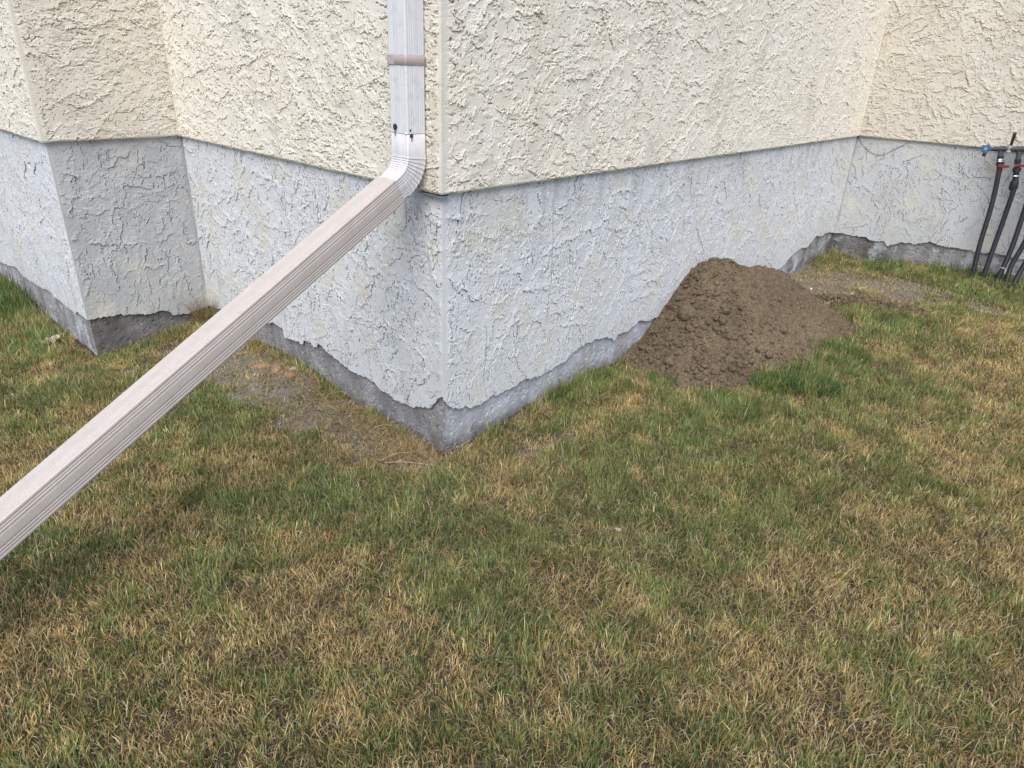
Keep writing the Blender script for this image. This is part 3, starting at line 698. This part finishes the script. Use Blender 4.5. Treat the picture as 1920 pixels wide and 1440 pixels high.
# curled leaf
M_leaf = plain('dry_leaf', (.40, .35, .28), .75, .25, 60)
gu, gv = np.meshgrid(np.linspace(-1, 1, 19), np.linspace(-1, 1, 11))
wl = .026*(1-gu**2)**.6*(1+.25*np.sin(gu*11)); Pl = np.stack([gu*.05, gv*wl, .012*gv**2+.012*gu**2+.004*np.sin(gu*9+gv*4)], -1)
z = float(ground_z(np.array([-2.09]), np.array([1.10]))[0])
o = grid_mesh('dead_leaf', Pl, M_leaf, None, True); o.location = (-2.09, 1.10, z+.028); o.rotation_euler = (.3, -.25, .5)
md = o.modifiers.new('thick', 'SOLIDIFY'); md.thickness = .0008
tag(o, 'pale curled dead leaf in the grass by the left end wall', 'leaf')
for i, (lx, ly, lab) in enumerate([(.60, -.50, 'small pale dry leaf lying in the open lawn in front of the house corner')]):
    zl = float(ground_z(np.array([lx]), np.array([ly]))[0]); o = grid_mesh('dead_leaf', Pl*.25, M_leaf, None, True); o.location = (lx, ly, zl+.024); o.rotation_euler = (.4, .3, i*2.1+.4)
    md = o.modifiers.new('thick', 'SOLIDIFY'); md.thickness = .0006; tag(o, lab, 'leaf')
# exposed roots / torn turf
tuft_thing('torn_turf', 'torn greyish clump of dead roots in the lawn right of the pile', 'dead turf', 2.20, .79, 420, .08, .02, .06, .0012, .0028, [(.24, .17, .12), (.34, .26, .18), (.12, .08, .05)], 1.0, 31)
# loose brown soil strip behind the pile
mb = MB(); g = np.random.default_rng(8)
for i in range(420):
    t = g.random(); x = 2.33+.55*t+g.normal(0, .05); y = 1.84-.40*t+g.normal(0, .045); r = min(.003+g.exponential(.005), .02)
    z = float(ground_z(np.array([x]), np.array([y]))[0]); V, F = lump((x-2.6, y-1.65, z+r*.3), r, i, 2, (1, .9, .7)); mb.add(V, F)
o = mb.build('loose_soil', M_dirt, None, False); o.location = (2.6, 1.65, 0)
tag(o, 'trail of crumbly brown soil spilled on the lawn behind the pile', None, None, 'stuff')

mb = MB(); g = np.random.default_rng(18); cnt = 0
while cnt < 2200:
    bx, by, br = BARE[g.integers(0, len(BARE))][:3]; x = bx+g.normal(0, br*.6); y = by+g.normal(0, br*.6)
    if in_house(np.array([x]), np.array([y]), .01)[0]: continue
    r = min(.0018+g.exponential(.0026), .013)
    z = float(ground_z(np.array([x]), np.array([y]))[0]); V, F = lump((x, y, z+r*.25), r, cnt, 1, (1, .85, .6), .45); mb.add(V, F); cnt += 1
o = mb.build('soil_crumbs', plain('dry_clay_crumbs', (.20, .18, .155), .97, .35, 30, 0, .6, 200), None, False)
tag(o, 'dry grey soil crumbs strewn over the bare patches by the walls', None, None, 'stuff')
# ------------------------------------------------------------------ downspout
def spout_mat(name, c1, c2, stain, rough=.42):
    m, n, b = mat_new(name); c = coord(n); cs = coord(n, (6, 6, .8))
    base = mix(n, ramp(n, noise(n, 4, 4, .6, cs), [(.35, (0, 0, 0)), (.65, (1, 1, 1))]), c1, c2)
    gr = ramp(n, noise(n, 40, 5, .7, c), [(.52, (0, 0, 0)), (.8, (.55, .55, .55))])
    base = mix(n, gr, base, stain)
    n.links.new(base, b.inputs['Base Color']); b.inputs['Roughness'].default_value = rough
    b.inputs['Specular IOR Level'].default_value = .45
    bump(n, b, noise(n, 14, 3, .5, c), .10, .006)
    return m
M_sp = spout_mat('weathered_white_metal', (.68, .69, .72), (.74, .75, .76), (.42, .37, .33))
M_el = spout_mat('elbow_white_metal', (.62, .60, .62), (.68, .67, .68), (.40, .34, .30))
M_ex = spout_mat('beige_metal', (.50, .445, .405), (.53, .475, .435), (.42, .35, .26), .5)
M_strap = spout_mat('strap_metal', (.44, .38, .36), (.50, .44, .41), (.3, .24, .2))
def profile(wa, wb, dep=.0013):
    """closed outline in (a, b); a along the wall, b outward; three flutes near each corner of every side"""
    pts = []
    hw, hb = wa/2, wb/2; r = .004
    sides = [((-hw, hb), (hw, hb)), ((hw, hb), (hw, -hb)), ((hw, -hb), (-hw, -hb)), ((-hw, -hb), (-hw, hb))]
    for (p, q) in sides:
        p = np.array(p); q = np.array(q); L = np.linalg.norm(q-p); d = (q-p)/L; nn = np.array([-d[1], d[0]])
        s = np.unique(np.concatenate([np.linspace(r, L-r, 6)]+[np.arange(c-.0045, c+.0046, .0015) for c in (.011, .019, .027, L-.027, L-.019, L-.011)]))
        s = s[(s >= r) & (s <= L-r)]
        for v in s:
            k = max(math.exp(-((v-c)/.0021)**2) for c in (.011, .019, .027, L-.027, L-.019, L-.011))
            belly = .0012*math.sin(math.pi*v/L)
            pts.append(p+d*v+nn*(belly-dep*k))
        mid_ = q-d*r+0*nn; nd = -nn
        for t in (.35, .7):
            pts.append(q-d*r*(1-math.sin(t*1.57))+nd*r*(1-math.cos(t*1.57)))
    return np.array(pts)
def sweep(name, path, prof, mat, parent, origin, scale=None, caps=False):
    """path: list of (u, o, z, alpha): alpha 90 = straight down, smaller = swung outward"""
    rings = []
    for i, (ua, o, z, al) in enumerate(path):
        a = R_(al); bv = np.array([nL[0]*math.sin(a), nL[1]*math.sin(a), math.cos(a)]); av = np.array([-LD[0], -LD[1], 0.])
        c = np.array([LD[0]*ua+nL[0]*o, LD[1]*ua+nL[1]*o, z]); s = 1 if scale is None else scale[i]
        rings.append(c+prof[:, :1]*s*av+prof[:, 1:]*s*bv)
    P = np.array(rings)-np.array(origin)
    return grid_mesh(name, P[::-1], mat, parent, True, closed=True, caps=caps)
SO = np.array([LD[0]*.105+nL[0]*.051, LD[1]*.105+nL[1]*.051, 1.05])
ds = tag(empty('downspout', tuple(SO)), 'white metal downspout on the house corner with elbow and long beige extension over the lawn', 'downspout')
UU, OO = .1050, .051
pr = profile(.084, .076); pr2 = profile(.080, .072); pr3 = profile(.091, .083, .0012)
zj = 1.186
sp = sweep('vertical_pipe', [(UU, OO, z, 90) for z in [*np.linspace(3.0, zj+.02, 12), zj+.003, zj+.0015, zj]], pr, M_sp, ds, SO)
# elbow: collar, pleated bend, tongue into the extension
path = [(UU, OO, z, 90) for z in (zj+.03, zj-.01, zj-.02, 1.124)]; scl = [.955, .955, 1.0, 1.0]
path[1] = (UU, OO, zj-.001, 90); path[2] = (UU, OO, zj-.0015, 90)
al_end = 29.3; Rb = .105; npl = 9
cz, co = 1.120, OO
steps = npl*8
def bend(al):      # centre line of an arc turning from straight down to al, centre of curvature outside
    th = R_(90-al); return (UU, co+Rb*(1-math.cos(th)), cz-Rb*math.sin(th), al)
for i in range(steps+1):
    t = i/steps; al = 90-(90-al_end)*t; path.append(bend(al))
    f = (t*npl) % 1 if i < steps else 1
    scl.append(1.02+.060*(f**2))
e = bend(al_end); dirv = (math.cos(R_(al_end)), -math.sin(R_(al_end)))
for s in (.005, .03, .055, .10):
    path.append((UU, e[1]+dirv[0]*s, e[2]+dirv[1]*s, al_end)); scl.append(.975)
sweep('elbow', path, pr, M_el, ds, SO, scl)
st = (UU, e[1]+dirv[0]*.026, e[2]+dirv[1]*.026)
exl = [(UU, st[1]+dirv[0]*s, st[2]+dirv[1]*s, al_end) for s in np.concatenate([[0, .0015], np.linspace(.03, 1.95, 30)])]
exs = [.985]+[1.0]*31
ex = sweep('extension_pipe', exl, pr3, M_ex, ds, SO, exs)
for o in (sp, ex):
    m = o.modifiers.new('thick', 'SOLIDIFY'); m.thickness = .0008; m.offset = -1
# strap with a lapped end
zst = 1.40
prs = profile(.0868, .0788, .0002); 
sweep('strap', [(UU, OO, zst+d, 90) for d in (.015, .0145, 0, -.0145, -.015)], prs, M_strap, ds, SO, [.985, 1, 1.002, 1, .985])
mb = MB(); av = np.array([-LD[0], -LD[1], 0]); bv = np.array([nL[0], nL[1], 0]); zv = np.array([0, 0, 1.])
def on_front(a, z, out=.0): return np.array([LD[0]*UU+nL[0]*OO, LD[1]*UU+nL[1]*OO, z])+av*a+bv*(.0395+out)-SO
mb.box(on_front(-.028, zst-.001, .0012), (av, bv, zv), (.016, .0009, .0135)); mb.build('strap_tab', M_strap, ds, False, .0006)
# rusty screws
M_rust = plain('dark_rust', (.055, .035, .03), .75, .5, 120, .2, .6, 300)
M_streak = plain('rust_stain', (.30, .17, .09), .7, .4, 60)
def screw(name, c, nrm, r, m=M_rust):
    mb = MB(); c = Vector(c); nrm = Vector(nrm).normalized()
    mb.tube([c-nrm*.003, c+nrm*.0006, c+nrm*.0016, c+nrm*.002], [r, r, r*.75, r*.2], 12); return mb.build(name, m, ds)
screw('screw', on_front(-.016, zj+.018, .0012), bv, .0098)
side_n = np.array([nR[0], nR[1], 0])
def on_side(b, z, out=0): return np.array([LD[0]*UU+nL[0]*OO, LD[1]*UU+nL[1]*OO, z])+av*(.0425+out)+bv*b-SO
screw('screw', on_side(.022, zj-.005, .001), side_n, .0062)
screw('screw', on_side(.026, zj+.012, .001), side_n, .0030)
screw('screw', on_front(.036, zj+.002, .0005), bv, .0035, M_sp)
for c, nrm, ax1, hh in ((on_front(-.016, zj+.003, .0018), bv, av, .010), (on_side(.022, zj-.014, .0014), side_n, bv, .007)):
    mb = MB(); mb.box(c, (ax1, nrm, zv), (.0024, .0003, hh)); mb.build('rust_stain', M_streak, ds, False)

# ------------------------------------------------------------------ irrigation pipes on the far right wall
SD = -LD; nS = nL
def sp3(u, o, z): return np.array([B[0]+SD[0]*u+nS[0]*o, B[1]+SD[1]*u+nS[1]*o, z])
M_poly = plain('black_poly_pipe', (.018, .020, .026), .42, .25, 30, 0, .15, 60)
M_iron = plain('dark_pvc_grey', (.075, .075, .085), .5, .3, 60)
M_blue = plain('blue_paint', (.02, .14, .28), .45, .3, 120, 0, .3, 200)
M_red = plain('faded_red_paint', (.24, .028, .03), .5, .25, 120)
M_steel = plain('clamp_steel', (.62, .63, .66), .35, .1, 90, .7)
M_brown = plain('rusty_brown', (.09, .045, .04), .6, .4, 120)
IO = sp3(.95, .06, .95)
im = tag(empty('irrigation_manifold', tuple(IO)), 'water manifold on the far right wall with blue tap, red levers and black pipes', 'water manifold')
def q(u, o, z): return tuple(sp3(u, o, z)-IO)
def spl(P, n=10):
    P = [np.array(p) for p in P]; P = [2*P[0]-P[1]]+P+[2*P[-1]-P[-2]]; out = []
    for i in range(1, len(P)-2):
        for k in range(n):
            t = k/n; a, b, c, d = P[i-1:i+3]
            out.append(.5*((2*b)+(c-a)*t+(2*a-5*b+4*c-d)*t*t+(3*b-a-3*c+d)*t**3))
    out.append(P[-2]); return out
mb = MB(); mb.tube([q(.865, .06, 1.004), q(.90, .06, 1.008), q(.96, .06, 1.012), q(1.012, .06, 1.018)], .0155, 16)
mb.tube([q(.905, .06, 1.008), q(.912, .06, .935)], .0150, 16); mb.tube([q(1.005, .06, 1.018), q(1.012, .06, .93)], .0155, 16)
mb.tube([q(.893, .06, 1.0075), q(.922, .06, 1.0095)], .0185, 16); mb.tube([q(.985, .06, 1.014), q(1.020, .06, 1.019)], .019, 16)
mb.build('header_pipe', M_iron, im)
mb = MB(); mb.tube([q(.947, .045, 1.03), q(.951, .07, 1.07), q(.955, .095, 1.112)], [.008, .0095, .0095], 12); mb.build('stub_pipe', M_brown, im)
mb = MB(); mb.tube([q(.948, .058, .992), q(.948, .058, 1.0), q(.948, .058, 1.034)], [.018, .0175, .0176], 16, False)
mb.build('pipe_clip', M_steel, im)
# tap: body, spout, five-lobed hand wheel
mb = MB(); mb.tube([q(.87, .06, 1.004), q(.845, .062, 1.0), q(.828, .07, .998), q(.826, .085, .998), q(.826, .10, 1.0)], [.010, .013, .015, .012, .006], 14)
mb.tube([q(.828, .07, .998), q(.826, .085, .975), q(.824, .09, .955)], [.012, .012, .0125], 14)
tap = mb.build('tap', M_brown, im)
ctr = np.array(q(.828, .112, 1.003)); sdir = np.array([*SD, 0]); zv = np.array([0, 0, 1.]); ndir = np.array([*nS, 0])
V = []; F = []; nseg = 60
for ly in (-.004, .004):
    for k in range(nseg):
        a = 2*math.pi*k/nseg+.3; r = .0265+.0048*math.cos(5*a)
        V.append(ctr+(sdir*math.cos(a)+zv*math.sin(a))*r+ndir*ly)
    for k in range(nseg):
        a = 2*math.pi*k/nseg+.3; V.append(ctr+(sdir*math.cos(a)+zv*math.sin(a))*.009+ndir*ly)
for k in range(nseg):
    j = (k+1) % nseg; o0, i0_, o1, i1_ = 0, nseg, 2*nseg, 3*nseg
    F += [(o0+k, o0+j, i0_+j, i0_+k), (o1+j, o1+k, i1_+k, i1_+j), (o0+j, o0+k, o1+k, o1+j), (i0_+k, i0_+j, i1_+j, i1_+k)]
mb = MB(); mb.add(V, F); wh = mb.build('hand_wheel', M_blue, tap)
mb = MB(); mb.tube([ctr-ndir*.006, ctr+ndir*.006], .0095, 16); mb.build('wheel_nut', M_steel, tap)
mb = MB()
for k in range(4):
    a = 2*math.pi*(k+.5)/5+.6; c = ctr+(sdir*math.cos(a)+zv*math.sin(a))*.0175; mb.tube([c-ndir*.002, c+ndir*.0048], .0026, 8)
mb.build('wheel_holes', M_steel, tap)
pipes = [[(.912, .06, .94), (.93, .063, .88), (.954, .08, .668), (.968, .12, .393), (.995, .16, .135), (1.0, .17, .05)],
         [(1.035, .062, .84), (1.044, .066, .78), (1.046, .08, .562), (1.047, .11, .37), (1.049, .14, .219), (1.05, .15, .1)],
         [(1.13, .06, .93), (1.14, .08, .647), (1.146, .12, .399), (1.132, .18, .172), (1.13, .19, .08)],
         [(1.22, .06, .93), (1.214, .09, .65), (1.203, .12, .456), (1.182, .15, .316), (1.19, .19, .188), (1.19, .2, .08)],
         [(1.33, .06, .93), (1.29, .10, .6), (1.246, .15, .33), (1.23, .2, .181), (1.23, .21, .08)]]
for p in pipes:
    mb = MB(); mb.tube(spl([q(*a) for a in p]), .0152, 16); mb.build('black_pipe', M_poly, im)
mb = MB()
for p in ((1.13, .93), (1.22, .93), (1.33, .93)): mb.tube([q(p[0], .06, p[1]-.02), q(p[0]-.005, .06, 1.02)], .016, 14)
mb.tube([q(1.012, .06, 1.018), q(1.18, .06, 1.024), q(1.33, .06, 1.03)], .0155, 14); mb.build('header_extension', M_iron, im)
def valve(u0, z0, u1, z1):
    c0 = np.array(q(u0, .06, z0)); c1 = np.array(q(u1, .061, z1)); d = c1-c0
    mb = MB(); mb.tube([c0, c0+d*.12, c0+d*.13, c0+d*.4, c0+d*.41, c0+d*.6, c0+d*.61, c1], [.019, .019, .0165, .0165, .022, .022, .017, .017], 16)
    v = mb.build('valve', M_poly, im); return v, c0, d
v1, c0, d = valve(.912, .965, .934, .865)
def clamp(parent, c, d, r=.0178):
    d = d/np.linalg.norm(d); mb = MB(); mb.tube([c-d*.004, c+d*.004], r, 18); mb.tube([c+ndir*r+sdir*.006, c+ndir*(r+.004)-sdir*.006], .004, 8); mb.build('clamp', M_steel, parent)
clamp(v1, c0+d*.22, d, .0172); clamp(v1, c0+d*.42-d*.1, d, .0172)
def lever(v, c, dr, ln=.055):
    mb = MB(); c = np.array(c)+ndir*.020; dr = np.array(dr)
    up = np.cross(ndir, dr); mb.box(c+dr*ln*.42, (dr, up, ndir), (ln*.58, .0085, .0035)); mb.tube([c-ndir*.018, c+ndir*.005], .009, 12)
    mb.build('red_lever', M_red, v, True, .002)
lever(v1, q(.926, .06, .905), sdir*.99+zv*.05)
v2, c0, d = valve(1.012, .955, 1.034, .83)
clamp(v2, c0+d*.30, d, .0172); clamp(v2, c0+d*.80, d, .0185)
lever(v2, q(1.022, .06, .920), sdir*.99+zv*.05, .07)
mb = MB(); mb.tube([q(1.034, .06, .825), q(1.035, .06, .81), q(1.036, .061, .78), q(1.037, .061, .765)], [.021, .0245, .0245, .019], 18); mb.build('coupling', M_poly, im)
v3, c0, d = valve(1.125, 1.0, 1.13, .90); lever(v3, q(1.128, .06, .93), sdir, .06)
# white tie round the third pipe
mb = MB(); c = np.array(q(1.140, .155, .285)); pts = []
for k in range(17):
    a = 2*math.pi*k/16; pts.append(c+sdir*.0165*math.cos(a)+ndir*.0165*math.sin(a)+zv*.006*math.sin(a))
mb.tube(pts, .0022, 8); mb.tube([c+sdir*.016, c+sdir*.022+ndir*.01-zv*.015, c+sdir*.026+ndir*.012-zv*.035], .0018, 8)
mb.build('white_tie', plain('white_cord', (.62, .58, .52), .6), im)
